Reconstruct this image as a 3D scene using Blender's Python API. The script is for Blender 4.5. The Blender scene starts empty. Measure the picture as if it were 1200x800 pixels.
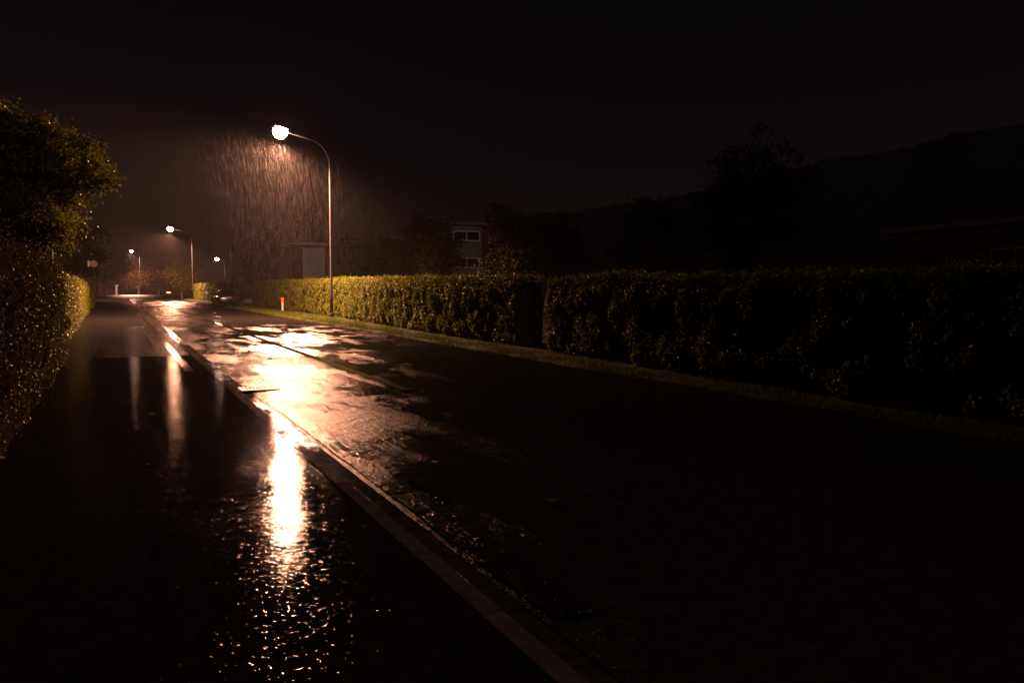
import bpy, bmesh, math, random
import numpy as np
from mathutils import Vector, Matrix
random.seed(7); rng = np.random.default_rng(11)
scene = bpy.context.scene
COL = scene.collection
R = math.radians

# ------------------------------------------------------------------ camera
FOC = 1000.0
PITCH = math.atan(62 / 1000); YAW = math.atan(463 / 1000 * math.cos(PITCH)); EYE = 1.6
cam_d = bpy.data.cameras.new('camera'); cam = bpy.data.objects.new('camera', cam_d); COL.objects.link(cam)
cam.location = (0, 0, EYE); cam.rotation_euler = (R(90) - PITCH, 0, -YAW)
cam_d.sensor_width = 36; cam_d.lens = 30; cam_d.clip_end = 3000; cam_d.clip_start = .05
scene.camera = cam
_F = Vector((math.sin(YAW) * math.cos(PITCH), math.cos(YAW) * math.cos(PITCH), -math.sin(PITCH)))
_R = Vector((math.cos(YAW), -math.sin(YAW), 0)); _U = _R.cross(_F)

def at(x, y, c):
    """measured point of the place: bearing (x, y) seen at c metres"""
    d = _F + _R * ((x - 600) / FOC) + _U * ((400 - y) / FOC)
    return d * c + Vector((0, 0, EYE))

# ------------------------------------------------------------------ helpers
def tag(o, label=None, cat=None, group=None, kind=None):
    if label: o['label'] = label
    if cat: o['category'] = cat
    if group: o['group'] = group
    if kind: o['kind'] = kind
    return o

def thing(name, label, cat, loc=(0, 0, 0), rz=0, group=None):
    o = bpy.data.objects.new(name, None); COL.objects.link(o)
    o.location = loc; o.rotation_euler = (0, 0, rz); o.empty_display_size = .2
    return tag(o, label, cat, group)

def link_mesh(name, me, mats, parent=None):
    if not isinstance(mats, (list, tuple)): mats = [mats]
    for m in mats: me.materials.append(m)
    o = bpy.data.objects.new(name, me); COL.objects.link(o)
    if parent is not None: o.parent = parent
    return o

def obj(name, bm, mats, parent=None, smooth=False):
    bmesh.ops.recalc_face_normals(bm, faces=bm.faces)
    me = bpy.data.meshes.new(name); bm.to_mesh(me); bm.free()
    if smooth:
        me.polygons.foreach_set('use_smooth', [True] * len(me.polygons))
    return link_mesh(name, me, mats, parent)

def box(bm, x0, x1, y0, y1, z0, z1, bev=0, mi=0):
    r = bmesh.ops.create_cube(bm, size=1)
    vs = r['verts']
    for v in vs:
        v.co = Vector(((x0 + x1) / 2 + v.co.x * (x1 - x0), (y0 + y1) / 2 + v.co.y * (y1 - y0), (z0 + z1) / 2 + v.co.z * (z1 - z0)))
    fs = list({f for v in vs for f in v.link_faces})
    for f in fs: f.material_index = mi
    if bev:
        es = list({e for v in vs for e in v.link_edges})
        bmesh.ops.bevel(bm, geom=es, offset=bev, segments=2, affect='EDGES', profile=.5)

def tube(bm, pts, rads, n=10, cap=True, mi=0):
    pts = [Vector(p) for p in pts]
    if not isinstance(rads, (list, tuple)): rads = [rads] * len(pts)
    rings = []; up = None
    for i, p in enumerate(pts):
        a = pts[max(i - 1, 0)]; b = pts[min(i + 1, len(pts) - 1)]
        d = (b - a).normalized()
        if up is None:
            up = Vector((0, 0, 1)) if abs(d.z) < .9 else Vector((1, 0, 0))
        s = d.cross(up).normalized(); up = s.cross(d).normalized()
        rings.append([bm.verts.new(p + (s * math.cos(t) + up * math.sin(t)) * rads[i]) for t in [2 * math.pi * k / n for k in range(n)]])
    for a, b in zip(rings, rings[1:]):
        for k in range(n):
            f = bm.faces.new((a[k], a[(k + 1) % n], b[(k + 1) % n], b[k])); f.material_index = mi; f.smooth = True
    if cap:
        for r in (rings[0], rings[-1]):
            f = bm.faces.new(r); f.material_index = mi

def lathe(bm, prof, n=20, loc=(0, 0, 0), mi=0):
    """prof: list of (radius, z)"""
    L = Vector(loc); rings = []
    for r, z in prof:
        rings.append([bm.verts.new(L + Vector((r * math.cos(2 * math.pi * k / n), r * math.sin(2 * math.pi * k / n), z))) for k in range(n)])
    for a, b in zip(rings, rings[1:]):
        for k in range(n):
            f = bm.faces.new((a[k], a[(k + 1) % n], b[(k + 1) % n], b[k])); f.material_index = mi; f.smooth = True
    bm.faces.new(rings[0]).material_index = mi; bm.faces.new(rings[-1]).material_index = mi

def mesh_np(name, V, F, mat_idx=None):
    """V (n,3), F (m,k) -> mesh"""
    me = bpy.data.meshes.new(name)
    n, m, k = len(V), len(F), F.shape[1]
    me.vertices.add(n); me.vertices.foreach_set('co', np.ascontiguousarray(V, dtype=np.float32).ravel())
    me.loops.add(m * k); me.loops.foreach_set('vertex_index', np.ascontiguousarray(F, dtype=np.int32).ravel())
    me.polygons.add(m)
    me.polygons.foreach_set('loop_start', np.arange(0, m * k, k, dtype=np.int32))
    me.polygons.foreach_set('loop_total', np.full(m, k, dtype=np.int32))
    if mat_idx is not None: me.polygons.foreach_set('material_index', mat_idx.astype(np.int32))
    me.update(calc_edges=True); me.validate()
    return me

def unit(a): return a / np.maximum(np.linalg.norm(a, axis=1, keepdims=True), 1e-9)

def leaves_vf(C, N, size, aspect=.55, droop=.25, tipdir=None):
    """folded leaves: centres C, rough normals N -> (V, F)"""
    n = len(C)
    N = unit(N)
    t = rng.normal(size=(n, 3)) if tipdir is None else tipdir + rng.normal(size=(n, 3)) * .9
    T = unit(t - N * np.sum(t * N, axis=1, keepdims=True))
    B = np.cross(N, T)
    s = (size * rng.uniform(.6, 1.3, n))[:, None]
    w = s * aspect * .5
    fold = N * s * .14
    base = C - T * s * .5; tip = C + T * s * .5 - N * s * droop * .5
    m1 = C - T * s * .05
    l = m1 + B * w + fold; r = m1 - B * w + fold
    V = np.stack([base, l, tip, r], axis=1)          # two triangles sharing base-tip
    V = V.reshape(-1, 3)
    i = (np.arange(n) * 4)[:, None]
    F = np.concatenate([i + np.array([[0, 1, 2]]), i + np.array([[0, 2, 3]])])
    return V, F

# ------------------------------------------------------------------ materials
MATS = {}
class NT:
    def __init__(s, name):
        s.m = bpy.data.materials.new(name); s.m.use_nodes = True
        s.t = s.m.node_tree; s.b = s.t.nodes['Principled BSDF']
    def n(s, typ, **kw):
        nd = s.t.nodes.new(typ)
        for k, v in kw.items():
            if k in nd.inputs.keys(): nd.inputs[k].default_value = v
            else: setattr(nd, k, v)
        return nd
    def l(s, a, b): s.t.links.new(a, b)
    def coord(s, scale=(1, 1, 1)):
        tc = s.n('ShaderNodeTexCoord'); mp = s.n('ShaderNodeMapping'); mp.inputs['Scale'].default_value = scale
        s.l(tc.outputs['Object'], mp.inputs['Vector']); return mp.outputs['Vector']
    def noise(s, vec, scale, detail=4, rough=.55):
        nd = s.n('ShaderNodeTexNoise'); nd.inputs['Scale'].default_value = scale
        nd.inputs['Detail'].default_value = detail; nd.inputs['Roughness'].default_value = rough
        s.l(vec, nd.inputs['Vector']); return nd.outputs['Fac']
    def ramp(s, fac, a, b, ca, cb):
        r = s.n('ShaderNodeMapRange'); r.inputs['From Min'].default_value = a; r.inputs['From Max'].default_value = b
        r.inputs['To Min'].default_value = ca; r.inputs['To Max'].default_value = cb
        r.interpolation_type = 'SMOOTHSTEP'
        s.l(fac, r.inputs['Value']); return r.outputs['Result']
    def mixc(s, fac, a, b):
        m = s.n('ShaderNodeMix', data_type='RGBA')
        if hasattr(fac, 'links'): s.l(fac, m.inputs['Factor'])
        else: m.inputs['Factor'].default_value = fac
        for sock, c in ((m.inputs[6], a), (m.inputs[7], b)):
            if hasattr(c, 'links'): s.l(c, sock)
            else: sock.default_value = (*c, 1)
        return m.outputs[2]
    def math(s, op, a, b=None):
        m = s.n('ShaderNodeMath', operation=op)
        for i, v in enumerate((a, b)):
            if v is None: continue
            if hasattr(v, 'links'): s.l(v, m.inputs[i])
            else: m.inputs[i].default_value = v
        return m.outputs[0]
    def bump(s, h, strength, dist, prev=None):
        b = s.n('ShaderNodeBump')
        if hasattr(strength, 'links'): s.l(strength, b.inputs['Strength'])
        else: b.inputs['Strength'].default_value = strength
        b.inputs['Distance'].default_value = dist
        s.l(h, b.inputs['Height'])
        if prev is not None: s.l(prev, b.inputs['Normal'])
        return b.outputs['Normal']

def plain(name, col, rough=.5, metal=0, var=.25, scale=6, bump=.0, spec=.5):
    t = NT(name); v = t.coord()
    f = t.noise(v, scale, 5)
    c2 = tuple(x * (1 - var) for x in col)
    t.l(t.mixc(t.ramp(f, .35, .65, 0, 1), c2, col), t.b.inputs['Base Color'])
    t.l(t.ramp(t.noise(v, scale * 2.3, 3), .3, .7, max(rough - .08, .02), min(rough + .1, 1)), t.b.inputs['Roughness'])
    t.b.inputs['Metallic'].default_value = metal
    t.b.inputs['Specular IOR Level'].default_value = spec
    if bump: t.l(t.bump(t.noise(v, scale * 8, 4), bump, .01), t.b.inputs['Normal'])
    return t.m

def wet_asphalt(name, lo=.018, hi=.05, grain=45, slope=.06, wet=(.45, .6), patch=.45, r_film=.06, r_dry=.2, groove=.0, wave=.03, stretch=.45, film_calm=.35, ior=1.33, grit=0, shine=.95):
    """asphalt under a broken water film: smooth film in the low spots, stone grain standing out elsewhere"""
    t = NT(name); v = t.coord(); vs = t.coord((1, stretch, 1))
    big = t.noise(vs, patch, 5, .62)
    film = t.ramp(big, wet[0], wet[1], 0, 1)                      # 1 = water film
    mid = t.noise(v, 9, 5, .6)
    c = t.mixc(t.ramp(mid, .3, .7, 0, 1), (lo, lo * .96, lo * .92), (hi, hi * .96, hi * .9))
    def lerp(a, b):
        r = t.n('ShaderNodeMapRange'); t.l(film, r.inputs['Value'])
        r.inputs['To Min'].default_value = a; r.inputs['To Max'].default_value = b
        return r.outputs['Result']
    rough = t.math('ADD', lerp(r_dry, r_film), t.ramp(mid, .3, .7, -.015, .03))
    g = t.n('ShaderNodeTexVoronoi', feature='F1'); g.inputs['Scale'].default_value = grain * 1.6; t.l(v, g.inputs['Vector'])
    fine = t.math('ADD', t.math('MULTIPLY', g.outputs['Distance'], -.45), t.math('MULTIPLY', t.noise(v, grain, 2.5), 1.6))
    if grit:
        fine = t.math('ADD', fine, t.math('MULTIPLY', t.ramp(t.noise(v, grain * .8, 2), .58, .74, 0, 1), grit))
    nrm = t.bump(fine, lerp(1, film_calm), slope / grain * 1.1)
    nrm = t.bump(t.noise(v, 6, 6, .6), 1, wave / 6, nrm)
    if groove:
        nrm = t.bump(t.noise(t.coord((38, .9, 1)), 1, 2), 1, groove / 38, nrm)
    t.t.nodes.remove(t.b)
    df = t.n('ShaderNodeBsdfDiffuse'); gl = t.n('ShaderNodeBsdfAnisotropic'); gl.distribution = 'BECKMANN'
    fr = t.n('ShaderNodeFresnel'); fr.inputs['IOR'].default_value = ior
    mx = t.n('ShaderNodeMixShader')
    t.l(c, df.inputs['Color']); t.l(rough, gl.inputs['Roughness']); gl.inputs['Color'].default_value = (shine, shine, shine, 1)
    for q in (df, gl, fr): t.l(nrm, q.inputs['Normal'])
    t.l(fr.outputs[0], mx.inputs[0]); t.l(df.outputs[0], mx.inputs[1]); t.l(gl.outputs[0], mx.inputs[2])
    t.l(mx.outputs[0], t.t.nodes['Material Output'].inputs['Surface'])
    return t.m

def leaf_mat(name, a, b, rough=.38, trans=.25, c=None, spec=.22):
    t = NT(name)
    g = t.n('ShaderNodeNewGeometry')
    col = t.mixc(g.outputs['Random Per Island'], a, b)
    if c:
        col = t.mixc(t.ramp(t.noise(t.coord(), 1.1, 3), .5, .68, 0, 1), col, c)
    t.l(col, t.b.inputs['Base Color']); t.b.inputs['Roughness'].default_value = rough; t.b.inputs['Specular IOR Level'].default_value = spec
    tr = t.n('ShaderNodeBsdfTranslucent'); t.l(col, tr.inputs['Color'])
    mx = t.n('ShaderNodeMixShader'); mx.inputs[0].default_value = trans
    out = t.t.nodes['Material Output']
    t.l(t.b.outputs[0], mx.inputs[1]); t.l(tr.outputs[0], mx.inputs[2]); t.l(mx.outputs[0], out.inputs['Surface'])
    return t.m

def emit(name, col, strength):
    t = NT(name); t.b.inputs['Base Color'].default_value = (.8, .8, .8, 1)
    t.b.inputs['Emission Color'].default_value = (*col, 1); t.b.inputs['Emission Strength'].default_value = strength
    t.b.inputs['Roughness'].default_value = .2
    return t.m

LAMP_COL = (1.0, .41, .23)
M_ROAD = wet_asphalt('road_wet_asphalt', .020, .045, grain=40, slope=.12, wet=(.42, .62), patch=.8, r_film=.11, r_dry=.43, groove=.15, wave=.10, film_calm=.6, shine=.27, stretch=.3)
M_PATCH = wet_asphalt('patch_wet_asphalt', .012, .032, grain=34, slope=.11, wet=(.5, .66), patch=.8, r_film=.08, r_dry=.28, groove=.12, wave=.10, shine=.4)
M_TAR = wet_asphalt('bitumen_seam', .008, .014, grain=80, slope=.04, wet=(.4, .6), patch=.9, r_film=.05, r_dry=.15)
M_WALK = wet_asphalt('pavement_smooth_asphalt', .014, .030, grain=36, slope=.026, wet=(.42, .60), patch=.9, r_film=.05, r_dry=.085, wave=.010, grit=1.3, shine=.22, stretch=.7, film_calm=.7)
M_WALK_ROUGH = wet_asphalt('pavement_coarse_asphalt', .03, .07, grain=12, slope=.14, wet=(.62, .75), patch=.5, r_film=.10, r_dry=.2, grit=2.4, shine=.25)
M_WALK_FAR = wet_asphalt('pavement_worn_asphalt', .03, .06, grain=40, slope=.2, wet=(.6, .75), patch=.3, r_film=.3, r_dry=.5, shine=.2)
M_KERB = wet_asphalt('granite_kerb_stone', .09, .15, grain=60, slope=.02, wet=(.4, .6), patch=1.3, r_film=.06, r_dry=.14, wave=.02)
M_GUTTER = wet_asphalt('gutter_stone', .025, .06, grain=50, slope=.05, wet=(.4, .6), patch=.9, r_film=.07, r_dry=.2, wave=.03)
M_SOIL = plain('soil', (.016, .013, .010), .95, var=.5, scale=3, bump=.6, spec=.05)
M_VERGE = plain('verge_turf', (.045, .062, .012), .9, var=.5, scale=9, bump=.7, spec=.1)
M_GRASS = leaf_mat('grass_blade', (.06, .095, .010), (.11, .125, .014), .6, .35, spec=.08)
M_HEDGE = leaf_mat('hedge_leaf', (.080, .128, .009), (.155, .178, .011), .5, .48, (.165, .135, .012))
M_HEDGE_BROWN = leaf_mat('hedge_leaf_browned', (.07, .072, .010), (.12, .10, .013), .45, .42, (.13, .072, .014), spec=.12)
M_HEDGE_BRIGHT = leaf_mat('hedge_leaf_fresh', (.10, .13, .010), (.17, .18, .012), .4, .4)
M_CORE = plain('hedge_twigs', (.012, .010, .006), .95, var=.5, scale=14)
M_TREE = leaf_mat('tree_leaf', (.08, .11, .010), (.18, .15, .014), .45, .40)
M_TREE_DIM = leaf_mat('tree_leaf_dim', (.03, .035, .008), (.06, .05, .01), .6, .25, spec=.2)  # leaf colour dimmed for the tree that catches little lamp light
M_TREE_UNLIT = leaf_mat('tree_leaf_unlit', (.006, .010, .005), (.013, .016, .006), .8, .2, spec=.05)  # leaf colour blackened so these trees look unlit
M_TREE_RED = leaf_mat('birch_leaf_autumn', (.11, .06, .02), (.19, .11, .03), .5, .5)
M_TREE_YELLOW = leaf_mat('young_tree_leaf', (.14, .14, .02), (.24, .21, .03), .5, .55)
M_BARK = plain('bark', (.07, .052, .038), .85, var=.5, scale=11, bump=.8)
M_WALL_W = plain('pale_render', (.62, .60, .56), .8, var=.12, scale=1.5, bump=.15)
M_WALL_BR = plain('brown_cladding', (.03, .02, .016), .8, var=.3, scale=2)
M_WALL_RED = plain('red_brick', (.12, .034, .026), .8, var=.4, scale=4, bump=.3)
M_WALL_G = plain('grey_render', (.13, .14, .145), .8, var=.2, scale=1)
M_ROOF = plain('roof_felt', (.016, .015, .015), .7, var=.3, scale=2)
M_WALL_PALE = plain('darker_pale_render', (.21, .205, .21), .8, var=.2, scale=1)  # pale render in a darker even tone
M_FASCIA = plain('pale_fascia', (.55, .58, .58), .5, var=.2, scale=1.3)
M_FRAME = plain('window_frame_white', (.75, .74, .72), .4, var=.08)
M_GLASS = plain('window_glass', (.012, .014, .018), .04, var=.1)
M_GALV = plain('galvanised_steel', (.05, .05, .05), .6, .0, var=.2, scale=5)
M_HOUSING = plain('lamp_housing_grey', (.12, .12, .12), .4, .2, var=.15)
M_DARKPOLE = plain('dark_painted_pole', (.06, .06, .06), .4, .3)
M_IRON = plain('cast_iron', (.07, .065, .06), .32, .8, var=.4, scale=20, bump=.4)
M_WHITE = plain('white_paint', (.5, .48, .46), .35, var=.12, scale=8)
M_BLACK = plain('black_rubber', (.012, .012, .012), .5, var=.2)
M_PAINT = plain('car_paint_black', (.010, .010, .013), .14, .0, var=.1, spec=.7)
M_CHROME = plain('chrome', (.7, .7, .7), .1, 1.0, var=.1)
M_TAIL = plain('tail_light_red', (.2, .02, .02), .15, var=.1)
M_PLATE = plain('number_plate_white', (.5, .49, .46), .3, var=.05)
M_ORANGE = plain('reflector_orange', (.5, .11, .025), .25, var=.08)
M_SIGNRED = plain('sign_red', (.32, .02, .024), .4, var=.08)
M_SIGNBLUE = plain('sign_blue', (.02, .035, .16), .4, var=.08)
M_YELLOWISH = plain('sign_back_cream', (.62, .52, .28), .4, var=.1)
M_BIRCH = plain('birch_bark', (.62, .56, .5), .6, var=.35, scale=5)
M_DEADLEAF = leaf_mat('fallen_leaf', (.30, .17, .05), (.20, .09, .03), .25, .15)

# ------------------------------------------------------------------ ground, road, pavement
def sheet(name, x0, x1, y0, y1, z, mat, nx=1, ny=1):
    bm = bmesh.new()
    xs = np.linspace(x0, x1, nx + 1); ys = np.linspace(y0, y1, ny + 1)
    g = [[bm.verts.new((x, y, z)) for x in xs] for y in ys]
    for j in range(ny):
        for i in range(nx): bm.faces.new((g[j][i], g[j][i + 1], g[j + 1][i + 1], g[j + 1][i]))
    return tag(obj(name, bm, mat), kind='structure')

sheet('ground', -900, 900, -300, 1500, -.05, M_SOIL)

def slab(name, x0, x1, y0, y1, z0, z1, mat, bev=0):
    bm = bmesh.new(); box(bm, x0, x1, y0, y1, z0, z1, bev)
    return tag(obj(name, bm, mat), kind='structure')

K0, K1, GUT = 1.545, 1.672, 1.83          # kerb inner, kerb outer, gutter outer
Y0, YE = -12, 146
# road surface: a gently uneven sheet (ruts and dips), as water lies in it
def road_mesh():
    xs = np.concatenate([np.linspace(GUT, 8.3, 40), [8.5, 8.7]])
    ys = np.concatenate([np.arange(Y0, 0, 1.0), np.arange(0, 60, .25), np.arange(60, YE + .1, 1.0)])
    X, Y = np.meshgrid(xs, ys)
    Z = .002 * np.sin(X * 1.9 + .3 * np.sin(Y * .21)) + .002 * np.sin(Y * .8 + X) * np.sin(X * 1.3) + .001 * np.sin(Y * 2.1 + 2 * X)
    Z += -.004 * np.exp(-((X - 3.3) / .35) ** 2) - .004 * np.exp(-((X - 4.9) / .35) ** 2)
    Z -= np.clip((X - 8.3) * .04, 0, 1) + .004
    Z[:, 0] = -.004
    n, m = X.shape
    V = np.stack([X, Y, Z], -1).reshape(-1, 3)
    i = np.arange(n * m).reshape(n, m)
    F = np.stack([i[:-1, :-1], i[:-1, 1:], i[1:, 1:], i[1:, :-1]], -1).reshape(-1, 4)
    me = mesh_np('road', V, F); me.polygons.foreach_set('use_smooth', [True] * len(me.polygons))
    return tag(link_mesh('road', me, M_ROAD), kind='structure')
road_mesh()
sheet('cross_street', -60, 90, YE, 186, -.006, M_WALK_FAR)
slab('far_pavement', -60, 90, 186.05, 226, -.04, .10, M_WALK_FAR, .02)

# pavement in three lengths of different surfacing
slab('pavement', -2.6, K0 - .003, Y0, 21.4, -.04, .030, M_WALK)
slab('pavement_coarse', -2.6, K0 - .003, 21.4, 39.0, -.04, .0305, M_WALK_ROUGH)
slab('pavement_worn', -3.2, K0 - .003, 39.0, 140, -.04, .030, M_WALK_FAR)
slab('pavement_seam', .86, .91, 23, 38.9, .0, .0335, M_KERB)
slab('pavement_edge_strip', 1.14, 1.30, 17.2, 60, .0, .0335, M_GUTTER)

# kerb of single stones
def kerb():
    bm = bmesh.new(); y = Y0; random.seed(3)
    while y < 139:
        L = random.choice([1.0, 1.0, .98, .62, 1.02]) if y < 40 else 2.0
        z = .036 + random.uniform(-.0015, .0015); dx = random.uniform(-.003, .003)
        box(bm, K0 + dx, K1 + dx, y, y + L - .006, -.04, z, .012 if y < 45 else .008)
        y += L
    return tag(obj('kerb', bm, M_KERB), kind='structure')
kerb()
def gutter():
    bm = bmesh.new(); y = Y0; random.seed(5)
    while y < 139:
        L = random.uniform(.45, .6) if y < 45 else 1.5
        if not (13.4 < y + L and y < 14.05):
            box(bm, K1 + .012, GUT - .006, y, y + L - .012, -.05, random.uniform(-.006, .004), .006)
        y += L
    return tag(obj('gutter', bm, M_GUTTER), kind='structure')
gutter()

# asphalt repairs in the road
def patch(name, x0, x1, y0, y1, h, mat, z=-.02, slope=.03):
    bm = bmesh.new()
    n = 18
    lo = []; hi = []
    def ring(off, zz):
        P = []
        def jit(): return random.uniform(-.012, .012)
        for k in range(n): P.append((x0 + off + (x1 - x0 - 2 * off) * k / n, y0 + off + jit()))
        for k in range(n): P.append((x1 - off + jit(), y0 + off + (y1 - y0 - 2 * off) * k / n))
        for k in range(n): P.append((x1 - off - (x1 - x0 - 2 * off) * k / n, y1 - off + jit()))
        for k in range(n): P.append((x0 + off + jit(), y1 - off - (y1 - y0 - 2 * off) * k / n))
        return [bm.verts.new((a, b, zz)) for a, b in P]
    lo = ring(0, z); hi = ring(slope, h)
    for k in range(len(lo)): bm.faces.new((lo[k], lo[(k + 1) % len(lo)], hi[(k + 1) % len(lo)], hi[k]))
    bm.faces.new(hi)
    return tag(obj(name, bm, mat), kind='structure')
random.seed(21)
patch('road_repair', 1.93, 4.0, 12.4, 16.25, .009, M_PATCH, z=-.010, slope=.45)
patch('road_repair', 1.9, 3.1, 22.6, 26.2, .010, M_PATCH, slope=.25)
patch('road_repair', 5.0, 6.8, 17.5, 21.5, .008, M_PATCH, slope=.3)
patch('road_repair', 1.87, 2.16, 3.6, 6.33, .010, M_PATCH, slope=.02)
patch('road_repair', 1.86, 2.08, 6.36, 12.7, .006, M_PATCH, slope=.02)
patch('road_seam', 4.02, 4.2, 12.8, 30, .008, M_TAR, slope=.01)
patch('road_seam', 4.02, 4.24, 30.2, 96, .008, M_TAR, slope=.02)
patch('road_seam', 2.17, 2.25, 5.95, 6.75, .007, M_TAR, slope=.012)

# verge
def strip_between(name, xa, xb, y0, y1, z, mat, step=.5):
    bm = bmesh.new(); rows = []
    y = y0
    while y <= y1 + .01:
        a, b = xa(y), xb(y)
        rows.append([bm.verts.new((a, y, z - .075)), bm.verts.new((a + .07, y, z - .035)), bm.verts.new((a + .2, y, z - .005)), bm.verts.new((b, y, z + .03))]); y += step
    for p, q in zip(rows, rows[1:]):
        for k in range(3): bm.faces.new((p[k], p[k + 1], q[k + 1], q[k]))
    return tag(obj(name, bm, mat), kind='structure')
def edge_x(y): return 8.50 + .05 * math.sin(y * .7) + .035 * math.sin(y * 2.3 + 1) + .02 * math.sin(y * 5.1) + max(0, y - 100) * .012
def hedge_x(y): return float(np.interp(y, [0, 7, 12.5, 18.7, 27, 35, 45, 55, 70, 140], [9.0, 9.1, 9.2, 9.55, 9.75, 10.1, 10.68, 10.75, 10.5, 10.6]))
strip_between('verge', edge_x, lambda y: hedge_x(y) + .5, -6, 140, .05, M_VERGE, .25)
slab('lawn', 11.4, 120, -20, 140, -.045, -.02, M_SOIL)

def grass():
    n = 70000
    y = 2 + 90 * rng.random(n) ** 1.6
    ex = np.array([edge_x(v) for v in y]); hx = np.array([hedge_x(v) for v in y])
    x = ex - .01 + (hx - ex + .1) * rng.random(n) ** 1.15
    h = rng.uniform(.025, .075, n) * (1 + .5 * np.sin(y * 1.7) * np.sin(x * 5 + y * .4))
    a = rng.uniform(0, 2 * np.pi, n); lean = rng.uniform(.1, .9, n) * h
    w = rng.uniform(.003, .006, n) * (1 + y / 30)
    b = np.stack([x, y, np.clip((x - ex) * .3 - .02, -.02, .045)], 1)
    d = np.stack([np.cos(a), np.sin(a), 0 * a], 1); s = np.stack([-np.sin(a), np.cos(a), 0 * a], 1)
    V = np.stack([b - s * w[:, None], b + s * w[:, None], b + d * lean[:, None] + np.stack([0 * h, 0 * h, h], 1)], 1).reshape(-1, 3)
    F = np.arange(n * 3).reshape(-1, 3)
    return tag(link_mesh('grass', mesh_np('grass', V, F), M_GRASS), 'short wet grass along the right road edge', 'grass', kind='stuff')
grass()

# hill behind the right side, built as terrain
def hill():
    rows = []
    prof = [(560, 262), (650, 250), (750, 240), (850, 222), (960, 200), (1060, 190), (1130, 178), (1300, 170), (1600, 160)]
    px = np.arange(520, 1640, 4.0)
    py = np.interp(px, [p[0] for p in prof], [p[1] for p in prof]) 
    crest = 1.2 * np.sin(px * .053) + .8 * np.sin(px * .21 + 1) + rng.normal(size=len(px)) * .9 + 1.2 * np.abs(np.sin(px * .17 + np.sin(px * .05) * 3))
    bm = bmesh.new()
    for (dist, fr) in ((200, 0), (235, .55), (297, .97), (300, 1.0), (360, .8), (430, 0)):
        r = []
        for a, b, cr in zip(px, py, crest):
            d = _F + _R * ((a - 600) / FOC); d.z = 0; d.normalize()
            H = (338 - b) / FOC * 300 + 1.6 + (cr * .3 if fr == 1.0 else 0)
            r.append(bm.verts.new((d.x * dist, d.y * dist, -.06 + H * fr)))
        rows.append(r)
    for p, q in zip(rows, rows[1:]):
        for k in range(len(p) - 1): bm.faces.new((p[k], p[k + 1], q[k + 1], q[k]))
    o = obj('hill', bm, plain('hill_woodland', (.004, .005, .004), .9, var=.5, scale=.2), smooth=True)
    return tag(o, kind='structure')
hill()

# ------------------------------------------------------------------ hedges
_G = {}
def vnoise(u, v, s, cu, cv):
    """isotropic random clumps: smooth value noise on cells cu x cv metres"""
    if s not in _G: _G[s] = np.random.default_rng(int(s * 100)).normal(size=(64, 64))
    g = _G[s]; a = u / cu + 500; b = v / cv + 500
    i = np.floor(a).astype(int); j = np.floor(b).astype(int); x = a - i; y = b - j
    x = x * x * (3 - 2 * x); y = y * y * (3 - 2 * y)
    q = lambda m, n: g[m % 64, (n * 7 + m // 64) % 64]
    return (q(i, j) * (1 - x) + q(i + 1, j) * x) * (1 - y) + (q(i, j + 1) * (1 - x) + q(i + 1, j + 1) * x) * y
def lump(u, v, s):
    u = np.asarray(u, float); v = np.asarray(v, float)
    return .045 * vnoise(u, v, s, .62, .42) + .035 * vnoise(u, v, s + .5, .27, .22) + .02 * vnoise(u, v, s + .7, 1.9, 1.2)

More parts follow.
